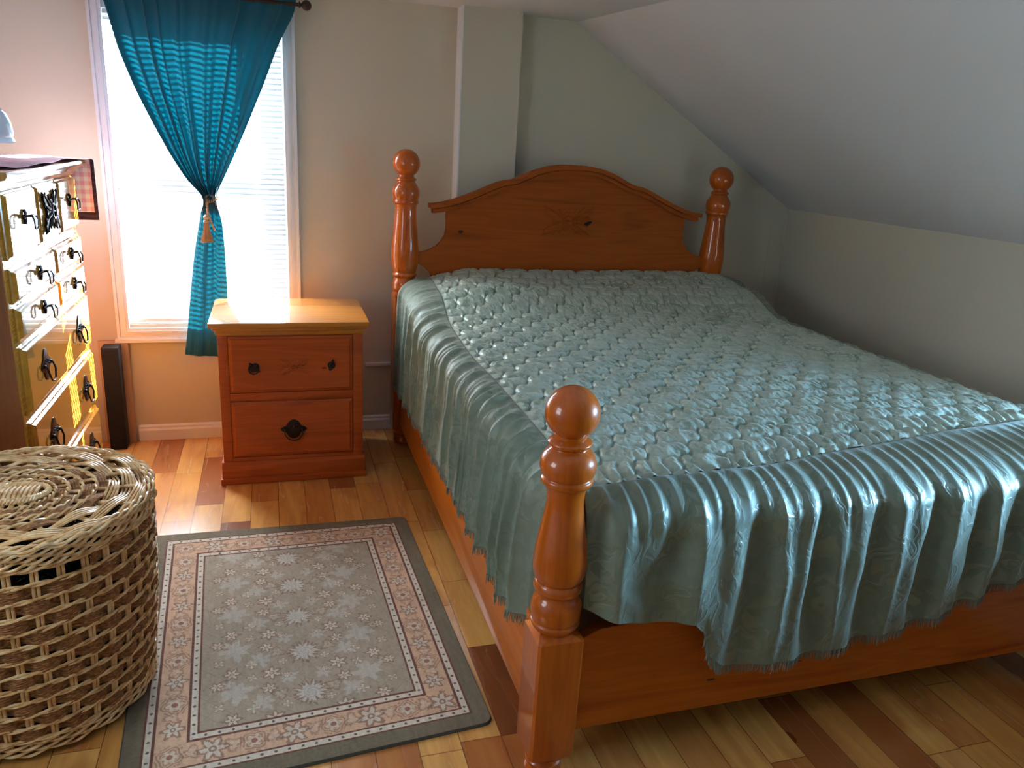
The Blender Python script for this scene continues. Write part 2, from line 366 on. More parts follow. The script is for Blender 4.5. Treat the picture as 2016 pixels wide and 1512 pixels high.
MB(ro).tube([(-.74, 3.815, 2.028), (.14, 3.815, 2.028)], .008, 12).build('rod', M_bronze, rod)
for s, x in ((1, .14), (-1, -.74)):
    prof = [(.009, 0), (.014, .002), (.014, .006), (.008, .009), (.008, .013), (.016, .018), (.0215, .027), (.0225, .035), (.019, .046), (.010, .053), (.001, .055)]
    b = MB(); b.lathe(prof, n=20); bmesh.ops.rotate(b.bm, verts=b.bm.verts, matrix=Matrix.Rotation(s*PI/2, 3, 'Y')); bmesh.ops.translate(b.bm, verts=b.bm.verts, vec=Vector((x, 3.815, 2.028))-Vector(ro)); b.build('finial', M_bronze, rod)
for x in (-.70, .105): MB(ro).box(x-.005, x+.005, 3.822, WY-.016, 2.02, 2.035).box(x-.012, x+.012, WY-.024, WY-.016, 2.0, 2.05).build('bracket', M_bronze, rod)
tt = NT('gold_cord', .6, Base_Color=(.52, .32, .17)); v = tt.co(); tt.bump(tt.noise(tt.map(v, (300, 300, 60)), 1, 2), .4, .002); M_cord = tt.m
tbk = empty('curtain_tieback', (-.262, 3.79, 1.19), 'beige tasselled cord tied around the teal curtain', 'tieback'); TB = (-.262, 3.79, 1.19)
m = MB(TB)
def twist(m, pts, r, tw=.0045, turns=60):
    n = len(pts)
    for k in (0, 1):
        q = []
        for i, p in enumerate(pts):
            a = turns*2*PI*i/n+k*PI; q.append((p[0]+tw*math.cos(a), p[1]+tw*math.sin(a)*.7, p[2]+tw*math.sin(a)*.7))
        m.tube(q, r, 6)
loop = [(-.262+.034*math.cos(a), 3.812+.034*math.sin(a), 1.19+.006*math.cos(2*a)) for a in np.linspace(-PI/2, 1.5*PI, 60)]
twist(m, loop, .004, .0035, 16)
twist(m, [(-.262+.020*math.cos(a)*.9-.004, 3.778, 1.19+.014*math.sin(a)) for a in np.linspace(0, 2*PI, 40)], .0035, .003, 8)
dn = [(-.272-.006*math.sin(t*3), 3.776-.002*t, 1.19-.09*t) for t in np.linspace(0, 1, 30)]
twist(m, dn, .0032, .003, 8)
twist(m, [(-.28+.03*t*t, 3.772, 1.19-.14*t) for t in np.linspace(0, 1, 30)], .0028, .003, 10)
m.build('cord', M_cord, tbk)
m = MB(TB); m.lathe([(.003, .012), (.010, .008), (.013, 0), (.010, -.008), (.006, -.011), (.012, -.014), (.013, -.02), (.009, -.024)], (-.284, 3.772, 1.108), 16).build('tassel_head', M_cord, tbk)
m = MB(TB)
for i in range(90):
    a = random.random()*2*PI; q = math.sqrt(random.random()); dz = random.uniform(-.004, .006)
    m.tube([(-.284+.009*q*math.cos(a), 3.772+.008*q*math.sin(a), 1.09), (-.286+.016*q*math.cos(a), 3.772+.011*q*math.sin(a), 1.045), (-.286+.030*q*math.cos(a), 3.772+.013*q*math.sin(a), .998+dz)], .0013, 4)
o = m.build('tassel_fringe', M_cord, tbk); o['kind'] = 'stuff'
MB(TB).tube([(-.235, 3.80, 1.18), (-.222, 3.79, 1.14), (-.205, 3.785, 1.08), (-.187, 3.785, 1.02), (-.183, 3.785, .995), (-.19, 3.786, .982), (-.205, 3.79, .977), (-.22, 3.80, .98)], .0012, 5).build('loop_string', M_cord, tbk)

# ------------------------------------------------------------------ ornate pulls and carvings
def plate_poly(w_, h_, n=48):
    p = []
    for i in range(n):
        a = 2*PI*i/n; c, s = math.cos(a), math.sin(a)
        r = .62+.38*abs(c)**6+.10*math.cos(6*a)*(abs(c) < .9)+.12*abs(s)**8
        p.append((w_/2*r*c*1.0, h_/2*(.72+.28*abs(s)**4-.25*max(0, abs(c)-.6))*s*1.15))
    return p
def bat_pull(name, parent, org, c, wd, ht, face, M_, drop=True, tilt=0.0):
    """ornate plate with hanging bail; face='-y' or '+x'; c = centre on the drawer face"""
    b = MB()
    b.prism(plate_poly(wd, ht), 0, -.003, 'xz', .0008)
    for k in range(7):
        a = PI*k/6; b.ball((wd*.22*math.cos(a), -.004, ht*.2*math.sin(a)-.002), .004, 8)
    b.ball((-wd*.32, -.006, 0), .007, 10); b.ball((wd*.32, -.006, 0), .007, 10); b.ball((0, -.004, ht*.12), .006, 8)
    if drop: b.tube([(-wd*.32, -.012, 0), (-wd*.34, -.018, -ht*.25), (-wd*.2, -.02, -ht*.52), (0, -.02, -ht*.6), (wd*.2, -.02, -ht*.52), (wd*.34, -.018, -ht*.25), (wd*.32, -.012, 0)], .0032, 7)
    R_ = Matrix.Rotation(tilt, 4, 'Y')
    if face == '+x': R_ = Matrix.Rotation(PI/2, 4, 'Z') @ R_
    bmesh.ops.transform(b.bm, matrix=Matrix.Translation(Vector(c)-Vector(org)) @ R_, verts=b.bm.verts)
    return b.build(name, M_, parent)
def leaf_carving(name, parent, org, c, wd, ht, M_, face='-y', depth=.006):
    b = MB()
    for sx_ in (-1, 1):
        for sz_ in (-1, 1):
            L = [(0, .0), (0, .50), (.10, .62), (.20, .44), (.30, .80), (.42, .62), (.60, .95), (.72, .80), (1, 1), (.90, .78), (.97, .60), (.80, .48), (.86, .24), (.66, .30), (.62, .0)]
            b.prism([(sx_*p[0]*wd/2, sz_*p[1]*ht/2) for p in L], 0, -depth*.55, 'xz', .0012)
            for q_ in ([(.2, .18), (.5, .52), (.92, .92)], [(.15, .25), (.32, .5), (.40, .80)], [(.3, .12), (.6, .22), (.8, .36)]):
                b.tube([(sx_*p[0]*wd/2, -depth*.6, sz_*p[1]*ht/2) for p in q_], ht*.035, 6, rr=[ht*.05, ht*.04, ht*.012])
    b.tube([(ht*.17*math.cos(a), -depth, ht*.17*math.sin(a)) for a in np.linspace(0, 2*PI, 25)[:-1]], .004, 6, closed=True)
    b.lathe([(.001, .006), (.012, .004), (.018, 0)], n=16)
    bm2 = b.bm
    R_ = Matrix.Rotation(PI/2, 4, 'Z') if face == '+x' else Matrix.Identity(4)
    bmesh.ops.transform(bm2, matrix=Matrix.Translation(Vector(c)-Vector(org)) @ R_, verts=bm2.verts)
    return b.build(name, M_, parent)

# ------------------------------------------------------------------ nightstand
NS = (.065, 3.56, 0)
ns = empty('nightstand', NS, 'two-drawer orange pine nightstand between the window and the bed', 'nightstand')
FY = 3.315; BY = 3.80
MB(NS).box(-.236, .362, FY+.004, BY-.02, .02, .70, .003).build('carcass', M_ns, ns)
m = MB(NS)   # moulded top
m.box(-.243, .369, FY-.006, BY-.012, .672, .700, .006); m.box(-.255, .378, FY-.018, BY-.006, .694, .714, .006); m.box(-.268, .389, FY-.032, BY, .711, .733, .005)
m.build('top', M_nstop, ns)
m = MB(NS)   # face frame
m.box(-.236, -.196, FY-.002, FY+.012, .10, .68, .002); m.box(.320, .362, FY-.002, FY+.012, .10, .68, .002); m.box(-.196, .32, FY-.002, FY+.012, .384, .418, .002); m.box(-.196, .32, FY-.002, FY+.012, .10, .122, .002)
m.build('face_frame', M_ns, ns)
m = MB(NS); m.box(-.246, .372, FY-.012, BY-.01, 0, .092, .004); m.box(-.252, .378, FY-.018, BY-.006, 0, .030, .004)
m.prism([(FY-.012, .09), (FY-.008, .104), (FY+.004, .108), (FY+.02, .108), (FY+.02, .09)], -.244, .370, 'yz'); m.build('plinth', M_ns, ns)
def drawer_front(org, parent, a0, a1, z0, z1, face, fpos, th, M_, bevw=.012, name='drawer'):
    """raised-edge drawer front; face '-y': a is x, fpos is y ; '+x': a is y, fpos is x"""
    b = MB()
    sgn = -1 if face == '-y' else 1
    def Q(a, z, d): return (a, fpos+sgn*d, z) if face == '-y' else (fpos+sgn*d, a, z)
    rings = [(0, 0), (0, th*.35), (.003, th*.5), (bevw*.6, th*.55), (bevw, th*.95), (bevw+.003, th)]
    rows = []
    for ins, d in rings: rows.append([b.bm.verts.new(Q(*p, d)) for p in ((a0+ins, z0+ins), (a1-ins, z0+ins), (a1-ins, z1-ins), (a0+ins, z1-ins))])
    for p, q in zip(rows, rows[1:]):
        for i in range(4): b.bm.faces.new((p[i], p[(i+1) % 4], q[(i+1) % 4], q[i]))
    b.bm.faces.new(rows[-1]); b.bm.faces.new(rows[0])
    b.org = Vector(org); return b.build(name, M_, parent, smooth=False)
d = drawer_front(NS, ns, -.194, .316, .422, .668, '-y', FY, .014, M_ns)
bat_pull('handle', d, NS, (-.093, FY-.014, .535), .060, .040, '-y', M_bronze, True, .75)
bat_pull('handle', d, NS, (.226, FY-.014, .538), .056, .030, '-y', M_bronze, False, -1.25)
leaf_carving('carving', d, NS, (.066, FY-.013, .535), .125, .075, M_ns)
d = drawer_front(NS, ns, -.194, .316, .126, .378, '-y', FY, .014, M_ns)
bat_pull('handle', d, NS, (.061, FY-.014, .250), .112, .078, '-y', M_bronze, True, 0)

# ------------------------------------------------------------------ chest of drawers
CH = (-.95, 3.05, 0)
ch = empty('chest_of_drawers', CH, 'tall golden pine chest of drawers with black iron pulls left of the window', 'chest of drawers')
DX = -.76
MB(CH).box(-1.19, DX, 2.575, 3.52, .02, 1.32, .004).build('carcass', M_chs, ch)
m = MB(CH); m.box(-1.19, DX+.006, 2.578, 3.517, 1.286, 1.302, .002)
m.prism([(DX-.02, 1.290), (DX+.012, 1.290), (DX+.016, 1.300), (DX+.030, 1.306), (DX+.034, 1.318), (DX+.05, 1.322), (DX+.056, 1.332), (DX+.056, 1.344), (DX-.02, 1.344)], 2.53, 3.555, 'xz')
m.box(-1.20, DX, 2.53, 3.555, 1.320, 1.344, .003); m.build('top', M_ch, ch, smooth=False)
MB(CH).box(-1.19, DX+.012, 2.56, 3.53, 0, .095, .005).build('plinth', M_ch, ch)
m = MB(CH)
m.box(DX-.004, DX+.003, 2.576, 3.519, .09, 1.29)
m.build('face_frame', M_ch, ch, smooth=False)
def chd(y0, y1, z0, z1, pulls, big=False):
    d = drawer_front(CH, ch, y0, y1, z0, z1, '+x', DX, .022, M_ch, .013)
    for (py, pz) in pulls:
        if big: bat_pull('handle', d, CH, (DX+.022, py, pz), .115, .095, '+x', M_iron, True, 0)
        else:
            b = MB(); b.ball((0, 0, 0), .006, 8); b.tube([(0, 0, 0), (.028, .0, .004)], .004, 8); b.tube([(.006, -.028, -.002), (.012, -.012, .002), (.012, .012, .002), (.006, .028, -.002)], .004, 6)
            b.tube([(.028, -.018, .004), (.034, -.022, -.012), (.033, -.018, -.034), (.032, 0, -.04), (.033, .018, -.034), (.034, .022, -.012), (.028, .018, .004)], .0028, 6)
            b.tube([(.002, 0, .022), (.006, 0, .01), (.004, 0, -.012), (.002, 0, -.024)], .005, 6)
            b.tube([(.028, -.018, .004), (.028, .018, .004)], .003, 6)
            bmesh.ops.translate(b.bm, verts=b.bm.verts, vec=Vector((DX+.022, py, pz))-Vector(CH)); b.build('handle', M_iron, d)
    return d
chd(2.602, 2.925, 1.085, 1.285, [(2.765, 1.20)])
dd = chd(2.935, 3.205, 1.085, 1.285, [])
leaf_carving('carving', dd, CH, (DX+.024, 3.07, 1.188), .19, .14, M_iron, '+x', .012)
chd(3.215, 3.497, 1.085, 1.285, [(3.35, 1.205)])
chd(2.602, 3.075, .955, 1.060, [(2.86, 1.01)]); chd(3.085, 3.497, .955, 1.060, [(3.30, 1.01)])
chd(2.602, 3.075, .838, .943, [(2.86, .895)]); chd(3.085, 3.497, .838, .943, [(3.30, .895)])
chd(2.602, 3.497, .600, .820, [(2.80, .712), (3.30, .712)], True)
chd(2.602, 3.497, .355, .575, [(2.80, .468), (3.30, .468)], True)
chd(2.602, 3.497, .110, .330, [(2.80, .222), (3.30, .222)], True)

# gingham cloth on the chest
t = NT('gingham_cloth', .85); g = t.co(); x, y, z = t.sep(g)
def stripe(a, p, o=0.): return t.ma('GREATER_THAN', t.ma('FRACT', t.ma('ADD', t.ma('DIVIDE', a, p), 50+o)), .5)
s1 = stripe(z, .034); s2 = stripe(t.ma('ADD', x, y), .034)
pk = t.mix(t.ma('MULTIPLY', t.ma('ADD', s1, s2), .5), (.92, .90, .92), (.80, .42, .56))
fz = t.ma('LESS_THAN', z, -.225); fxx = t.ma('GREATER_THAN', x, .255); fe = t.ma('MAXIMUM', fz, fxx)
dk = t.mix(t.ma('MULTIPLY', stripe(t.ma('ADD', z, y), .022), .5), (.035, .012, .025), (.10, .05, .08))
t.set('Base Color', t.mix(fe, pk, dk)); M_ging = t.m
CO = Vector((-.95, 3.05, 1.362))
cl = tag(empty('table_runner', CO), 'pink and white checked cloth with dark border draped over the chest of drawers', 'cloth')
nx_, ny_ = 40, 90
yy = np.concatenate([np.linspace(2.72, 3.565, 60), np.full(34, 3.568)]); zz = np.concatenate([np.full(60, 1.3455), np.linspace(1.345, 1.105, 34)])
xx = np.linspace(-1.17, -.680, nx_)
Xg = xx[None, :]+0*yy[:, None]; Yg = yy[:, None]+0*xx; Zg2 = zz[:, None]+0*xx
topm = (np.arange(94) < 60)[:, None]
Xg = np.where(topm, -1.17+(Xg+1.17)*(.90+.07*sstep(3.3, 3.56, Yg)+.02*np.sin(Yg*9)), Xg)
Zg2 = Zg2+np.where(topm, .002+.003*(1+np.sin(Yg*16+Xg*20)), 0)
Yg = Yg+np.where(topm, 0, .004*np.sin(Xg*60)+.002)
grid_obj('cloth', np.stack([Xg, Yg, Zg2], -1)-np.array(CO), M_ging, cl).modifiers.new('s', 'SOLIDIFY').thickness = .0015

# lamp on the chest
M_sil = NT('silver_shade', .22, Base_Color=(.72, .74, .80), Metallic=.35, Coat_Weight=.6).m
M_blk = NT('black_plastic', .5, Specular_IOR_Level=.2, Base_Color=(.01, .01, .011)).m
LO = (-1.05, 2.92, 1.352); lam = empty('desk_lamp', LO, 'rounded silver lamp head above the chest of drawers at the left edge', 'lamp')
LC = (-.887, 2.95, 1.412)
m = MB(LO); m.lathe([(.098, 0), (.101, .004), (.099, .012), (.095, .016)], LC, 40, cap=False).build('shade_rim', M_trim, lam)
m = MB(LO); m.lathe([(.090, .010), (.096, .016), (.1, .03), (.096, .06), (.086, .09), (.07, .108), (.05, .116)], LC, 40); m.build('lamp_shade', M_sil, lam)
m = MB(LO); m.lathe([(.06, .112), (.055, .124), (.04, .132), (.02, .136)], LC, 30); m.tube([(-.887, 2.95, 1.545), (-.95, 2.94, 1.57), (-1.02, 2.93, 1.55), (-1.05, 2.92, 1.48), (-1.05, 2.92, 1.37)], .008, 8); m.build('arm', M_blk, lam)
MB(LO).lathe([(.06, 0), (.062, .008), (.05, .018), (.012, .024)], LO, 30).build('base', M_blk, lam)

# black speaker and board by the window
sp = empty('tower_speaker', (-.735, 3.835, 0), 'slim black tower speaker standing on the floor beneath the window corner', 'speaker')
MB((-.735, 3.835, 0)).box(-.772, -.700, 3.79, 3.872, 0, .503, .003).build('cabinet', M_blk, sp)
MB((-.735, 3.835, 0)).box(-.767, -.705, 3.786, 3.791, .012, .495, .002).build('grille', NT('speaker_cloth', .95, Base_Color=(.012, .012, .012)).m, sp)
tag(MB((-.72, 3.89, 0)).box(-.80, -.672, 3.885, 3.905, 0, .512, .002).build('wooden_board', NT('tan_board', .6, Base_Color=(.50, .33, .20)).m), 'narrow tan wooden board standing against the wall behind the black speaker', 'board')

# ------------------------------------------------------------------ bed
BX0, BX1 = .605, 2.275; HY = 3.70; FYB = 1.45
BO = (1.44, 2.6, 0); bed = empty('bed', BO, 'honey pine four-post bed with arched headboard and ball-topped posts', 'bed')
def post(x, y, head):
    m = MB(BO)
    top = 1.453 if head else 1.018
    ball = [(.0635 if head else .060)]
    r0 = ball[0]; cz = top-r0
    up = []
    # from bottom to top
    if head: blk = .785; keys = [(.048, .785), (.052, .790), (.0585, .800), (.060, .815), (.059, .832), (.052, .848), (.050, .858), (.057, .866), (.058, .876), (.053, .884), (.056, .890), (.0615, .91), (.0655, .95), (.066, .985), (.063, 1.03), (.057, 1.09), (.051, 1.15), (.0505, 1.19), (.053, 1.203), (.0595, 1.210), (.060, 1.220), (.0570, 1.226), (.060, 1.232), (.0635, 1.245), (.064, 1.262), (.059, 1.280), (.048, 1.298), (.042, 1.306), (.0415, 1.310), (.047, 1.314), (.0475, 1.320), (.040, 1.326), (.036, 1.332)]
    else: blk = .425; keys = [(.048, .425), (.052, .430), (.0575, .440), (.0585, .446), (.0555, .450), (.058, .458), (.060, .474), (.0595, .490), (.055, .504), (.049, .514), (.048, .522), (.056, .530), (.0575, .540), (.0545, .549), (.052, .553), (.057, .562), (.0615, .580), (.0625, .600), (.060, .63), (.0535, .672), (.046, .715), (.0425, .745), (.0435, .770), (.048, .788), (.0575, .797), (.0585, .806), (.055, .812), (.0585, .817), (.0625, .830), (.063, .842), (.060, .855), (.052, .868), (.043, .876), (.0405, .880), (.048, .886), (.049, .893), (.042, .899), (.036, .903)]
    prof = []
    # catmull-ish densify
    K = np.array(keys)
    t_ = np.linspace(0, len(K)-1, len(K)*4)
    for tt_ in t_:
        i = int(min(tt_, len(K)-2)); f = tt_-i
        p0, p1, p2, p3 = K[max(i-1, 0)], K[i], K[i+1], K[min(i+2, len(K)-1)]
        q = .5*((2*p1)+(-p0+p2)*f+(2*p0-5*p1+4*p2-p3)*f*f+(-p0+3*p1-3*p2+p3)*f**3); prof.append((float(q[0]), float(q[1])))
    for a in np.linspace(math.asin(.036/r0)-0.0, PI, 22)[0:]:
        if cz-r0*math.cos(a) > prof[-1][1]: prof.append((max(r0*math.sin(a), .0008), cz-r0*math.cos(a)))
    m.lathe(prof, (x, y, 0), 48)
    # square block with chamfered corners
    h = .0565; c = .006
    def sq(h, c): return [(x-h+c, y-h), (x+h-c, y-h), (x+h, y-h+c), (x+h, y+h-c), (x+h-c, y+h), (x-h+c, y+h), (x-h, y+h-c), (x-h, y-h+c)]
    b = MB(); rows = []
    zb = .075
    for hh, cc_, z in ((h-.014, .018, zb-.010), (h, c, zb+.012), (h, c, blk-.012), (h-.012, c+.012, blk+.004)):
        rows.append([b.bm.verts.new((*p, z)) for p in sq(hh, cc_)])
    for p, q in zip(rows, rows[1:]):
        for i in range(8): b.bm.faces.new((p[i], p[(i+1) % 8], q[(i+1) % 8], q[i]))
    b.bm.faces.new(rows[0]); b.bm.faces.new(rows[-1]); bmesh.ops.recalc_face_normals(b.bm, faces=b.bm.faces)
    m.merge(b.bm)
    m.lathe([(.032, 0), (.040, .004), (.046, .018), (.042, .030), (.038, .036), (.045, .042), (.046, .050), (.040, .056), (.047, .062), (.048, .070)], (x, y, 0), 40)
    return m.build('post', M_bedv, bed, ang=35)
for x in (BX0, BX1): post(x, HY, True); post(x, FYB, False)
MB(BO).box(BX0-.027, BX0+.0, FYB+.05, HY-.05, .12, .40, .003).build('side_rail', M_bedy, bed)
MB(BO).box(BX1-.0, BX1+.027, FYB+.05, HY-.05, .12, .40, .003).build('side_rail', M_bedy, bed)
# footboard
n = 24; tp = []
for i in range(n+1):
    u = i/n; x = BX0+.05+(BX1-BX0-.1)*u; e = min(u, 1-u)*(BX1-BX0)
    tp.append((x, .375+.036*float(sstep(0, .09, e))))
MB(BO).prism([(BX0+.05, .12), (BX1-.05, .12)]+tp[::-1], FYB-.012, FYB+.020, 'xz', .003).build('footboard', M_bedx, bed, smooth=False)
# headboard
cxh = (BX0+BX1)/2
half = [(.635-.01, .10), (.635, .75), (.775, .93)]   # not used directly
arch = [(0, 1.421), (.07, 1.4195), (.14, 1.408), (.21, 1.386), (.27, 1.358), (.31, 1.340), (.335, 1.336), (.37, 1.330), (.42, 1.311), (.47, 1.288), (.54, 1.258), (.60, 1.236), (.66, 1.219), (.722, 1.210)]
A = np.array(arch); ax_ = np.linspace(0, .722, 60); az = np.interp(ax_, A[:, 0], A[:, 1]); az = smooth(az, 1)
topc = [(cxh+s*a, z) for s, a, z in [(-1, a, z) for a, z in zip(ax_[::-1], az[::-1])]]+[(cxh+a, z) for a, z in zip(ax_[1:], az[1:])]
side = [(.640, 1.175), (.640, 1.10), (.636, 1.075), (.622, 1.05), (.60-.0, 1.0)]
brd = []
sideR = [(.640, 1.20), (.640, 1.095), (.645, 1.065), (.662, 1.035), (.69, 1.008), (.73, .988), (.785, .977), (.795, .977), (.795, .93), (.77, .925), (.74, .908), (.715, .88), (.70, .84), (.69, .78), (.69, .35)]
inner = [(x, z-.03) for x, z in topc if abs(x-cxh) < .64]
poly = [(cxh-a, z) for a, z in sideR[::-1]]+inner+[(cxh+a, z) for a, z in sideR]
hb = MB(BO).prism(poly, HY-.012, HY+.014, 'xz', .002).build('headboard_panel', M_head, bed, smooth=False)
def band(m, o0, o1, y0, y1, trim=0.0):
    # strip following the arch between offsets below the crown line
    pts = [p for p in topc if abs(p[0]-cxh) <= .722-trim]; up, dn = [], []
    for i, p in enumerate(pts):
        a = Vector(pts[max(i-1, 0)]); b = Vector(pts[min(i+1, len(pts)-1)]); d = (b-a).normalized(); nrm = Vector((d.y, -d.x))
        if i in (0, len(pts)-1): nrm = Vector((0, -1))
        up.append(Vector(p)+nrm*o0); dn.append(Vector(p)+nrm*o1)
    b = MB(); rows = [[b.bm.verts.new((u.x, y0, u.y)) for u in up], [b.bm.verts.new((u.x, y1, u.y)) for u in up], [b.bm.verts.new((u.x, y1, u.y)) for u in dn], [b.bm.verts.new((u.x, y0, u.y)) for u in dn]]
    for k in range(4):
        a, q = rows[k], rows[(k+1) % 4]
        for i in range(len(a)-1): b.bm.faces.new((a[i], a[i+1], q[i+1], q[i]))
    b.bm.faces.new([r[0] for r in rows]); b.bm.faces.new([r[-1] for r in rows]); bmesh.ops.recalc_face_normals(b.bm, faces=b.bm.faces)
    bmesh.ops.bevel(b.bm, geom=list(b.bm.edges), offset=.0015, segments=1, affect='EDGES') if False else None
    m.merge(b.bm)
m = MB(BO); band(m, 0, .020, HY-.046, HY+.03); band(m, .020, .0245, HY-.026, HY+.022, .004); band(m, .0245, .040, HY-.034, HY+.02, .008); band(m, .040, .045, HY-.018, HY+.018, .012)
m.build('crown_moulding', M_head, bed, smooth=True, ang=30)
M_knot = NT('dark_knot', .95, Base_Color=(.012, .006, .003)).m
leaf_carving('carving', bed, BO, (1.425, HY-.011, 1.148), .27, .15, M_head, depth=.010)
MB(BO).prism([(1.50, 1.128), (1.515, 1.142), (1.535, 1.150), (1.556, 1.152), (1.548, 1.140), (1.53, 1.128), (1.512, 1.124)], HY-.0125, HY-.0145, 'xz').build('knot', M_knot, bed, smooth=False)
def knot(cx_, cz_, rx, rz, y, parent=bed):
    MB(BO).prism([(cx_+rx*(1+.18*math.sin(3*a))*math.cos(a), cz_+rz*(1+.2*math.sin(2*a+1))*math.sin(a)) for a in np.linspace(0, 2*PI, 20, endpoint=False)], y, y-.0012, 'xz').build('knot', M_knot2, parent, smooth=False)
M_knot2 = NT('brown_knot', .6, Base_Color=(.075, .016, .004)).m
knot(1.435, .232, .020, .011, FYB-.0115); knot(1.30, .218, .026, .0025, FYB-.0115); knot(.872, 1.082, .012, .010, HY-.0115); knot(1.05, .205, .012, .003, FYB-.0115)
# mattress
M_matt = NT('mattress_ticking', .9, Base_Color=(.55, .53, .50)).m
tag(MB((1.44, 2.6, .2)).box(BX0+.075, BX1-.05, FYB+.13, HY-.06, .20, .70, .05, 3).build('mattress', M_matt), 'pale mattress on the pine bed, hidden beneath the green bedspread', 'mattress')

# ------------------------------------------------------------------ bedspread
def brocade(name, quilt, met=.38):
    t = NT(name, .45, Sheen_Weight=.25, Sheen_Roughness=.4)
    uv = t.co('UV')
    wob = t.n('ShaderNodeTexNoise', {'Vector': uv, 'Scale': 11.0, 'Detail': 2.0}).outputs[1]
    d = t.n('ShaderNodeVectorMath', [wob, (.5, .5, .5)], operation='SUBTRACT').outputs[0]
    d = t.n('ShaderNodeVectorMath', [d, (.20, .20, .2)], operation='MULTIPLY').outputs[0]
    p = t.n('ShaderNodeVectorMath', [uv, d], operation='ADD').outputs[0]
    # swirling leaf shapes: bands that curl round warped cells
    vo = t.n('ShaderNodeTexVoronoi', {'Vector': p, 'Scale': 9.0}, feature='SMOOTH_F1'); dist = vo.outputs['Distance']
    band_ = t.ma('SINE', t.ma('ADD', t.ma('MULTIPLY', dist, 34), t.ma('MULTIPLY', t.noise(p, 14, 2), 9)))
    n2 = t.noise(uv, 22, 2, .5, 1.5)
    m_ = t.ma('ADD', t.ma('MULTIPLY', band_, .5), t.ma('MULTIPLY', t.ma('SUBTRACT', n2, .5), 3.2))
    mask = t.n('ShaderNodeMapRange', [m_, -.12, .12, 0., 1.]).outputs[0]
    big = t.noise(uv, 5.5, 2, .5, .8)
    if not quilt: mask = t.ma('MULTIPLY', mask, t.n('ShaderNodeMapRange', [big, .40, .55, .25, 1.]).outputs[0])
    else: mask = t.ma('MAXIMUM', mask, t.n('ShaderNodeMapRange', [big, .62, .50, 0., .75]).outputs[0])
    if met < .2: mask = t.ma('MULTIPLY', mask, .45)
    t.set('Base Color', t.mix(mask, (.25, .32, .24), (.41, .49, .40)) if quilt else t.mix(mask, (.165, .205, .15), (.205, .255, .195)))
    t.set('Roughness', t.n('ShaderNodeMapRange', [mask, 0., 1., .6, .40]).outputs[0])
    t.set('Specular IOR Level', t.n('ShaderNodeMapRange', [mask, 0., 1., .5, 1.3]).outputs[0])
    t.set('Metallic', t.ma('MULTIPLY', mask, .12 if quilt else met))
    t.bump(t.ma('ADD', t.ma('MULTIPLY', mask, .8), t.ma('MULTIPLY', band_, .2)), .4, .0022)
    return t.m
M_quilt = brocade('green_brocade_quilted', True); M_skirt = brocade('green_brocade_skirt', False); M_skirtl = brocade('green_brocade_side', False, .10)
SO = np.array((1.44, 2.6, .79)); bs = empty('bedspread', tuple(SO), 'sage green quilted brocade bedspread with gathered fringed skirt covering the bed', 'bedspread')
ZT = .785
xsL = lambda y: .668+.055*sstep(2.6, 3.5, y)
xsR = lambda y: 2.335+0*y
ysF = lambda x: np.interp(x, [.6, .95, 1.1, 1.4, 1.85, 2.35], [1.50, 1.50, 1.515, 1.57, 1.64, 1.69])
def ztop(x, y):
    h = sstep(3.10, 3.42, y)*.085+sstep(3.42, 3.64, y)*.030
    h = h*(1-.25*sstep(.95, .70, x))
    z = ZT+h+.006*vnoise2(x*4+9, y*4+3, 11)+.012*sstep(1.9, 2.25, x)*0
    z = z-.022*sstep(1.80, 1.48, y)-.012*sstep(.86, .66, x)-.02*sstep(2.22, 2.36, x)
    return z
def quilt_h(x, y):
    # scalloped diamond puffs with pinched stitch lines
    a = .128
    xw = x+.006*vnoise2(x*14, y*14, 21); yw = y+.006*vnoise2(x*14+50, y*14, 22)
    p = (xw+yw*.86)/a; q = (xw-yw*.86)/a
    p = p+.13*np.sin(2*PI*q); q = q+.13*np.sin(2*PI*p)
    f = np.minimum(np.abs(p-np.round(p)), np.abs(q-np.round(q)))*2
    groove = np.exp(-(f/.085)**2)
    dome = 1-(1-np.clip(f, 0, 1))**2.2
    rid = lambda a: 1-2*np.abs(a)
    cr = .6*rid(vnoise2(x*95+y*30, y*34-x*14, 31))+.4*rid(vnoise2(x*150-y*20, y*70+x*30, 32))+.5*vnoise2(x*34, y*26, 33)
    return .007*dome-.0085*groove+.0036*cr*(.35+.65*np.clip(f*2, 0, 1))
nyT, nxT = 640, 520
v_ = np.linspace(0, 1, nyT)[:, None]; u_ = np.linspace(0, 1, nxT)[None]
# iterate to bounded seam curves
Yt = np.zeros((nyT, nxT)); Xt = .66+1.68*u_+0*v_
for _ in range(3):
    y0 = ysF(Xt); Yt = y0+(3.665-y0)*v_; x0 = xsL(Yt); Xt = x0+(xsR(Yt)-x0)*u_
edge = np.minimum.reduce([(Xt-xsL(Yt)), (xsR(Yt)-Xt), (Yt-ysF(Xt))])
qh = quilt_h(Xt, Yt)*sstep(0, .02, edge)
gath = np.where(Yt-ysF(Xt) < .14, 1, 0)*sstep(.14, .0, Yt-ysF(Xt))*.005*np.sin(2*PI*(Xt/.045+.6*vnoise1(Xt*11, 41)+.4*vnoise1(Yt*20, 42)))
Zt_ = ztop(Xt, Yt)+qh+gath
hd = sstep(3.60, 3.665, Yt)*.0
Pt = np.stack([Xt, Yt, Zt_], -1)
grid_obj('quilted_top', Pt-SO, M_quilt, bs, uv=np.stack([Xt, Yt], -1))

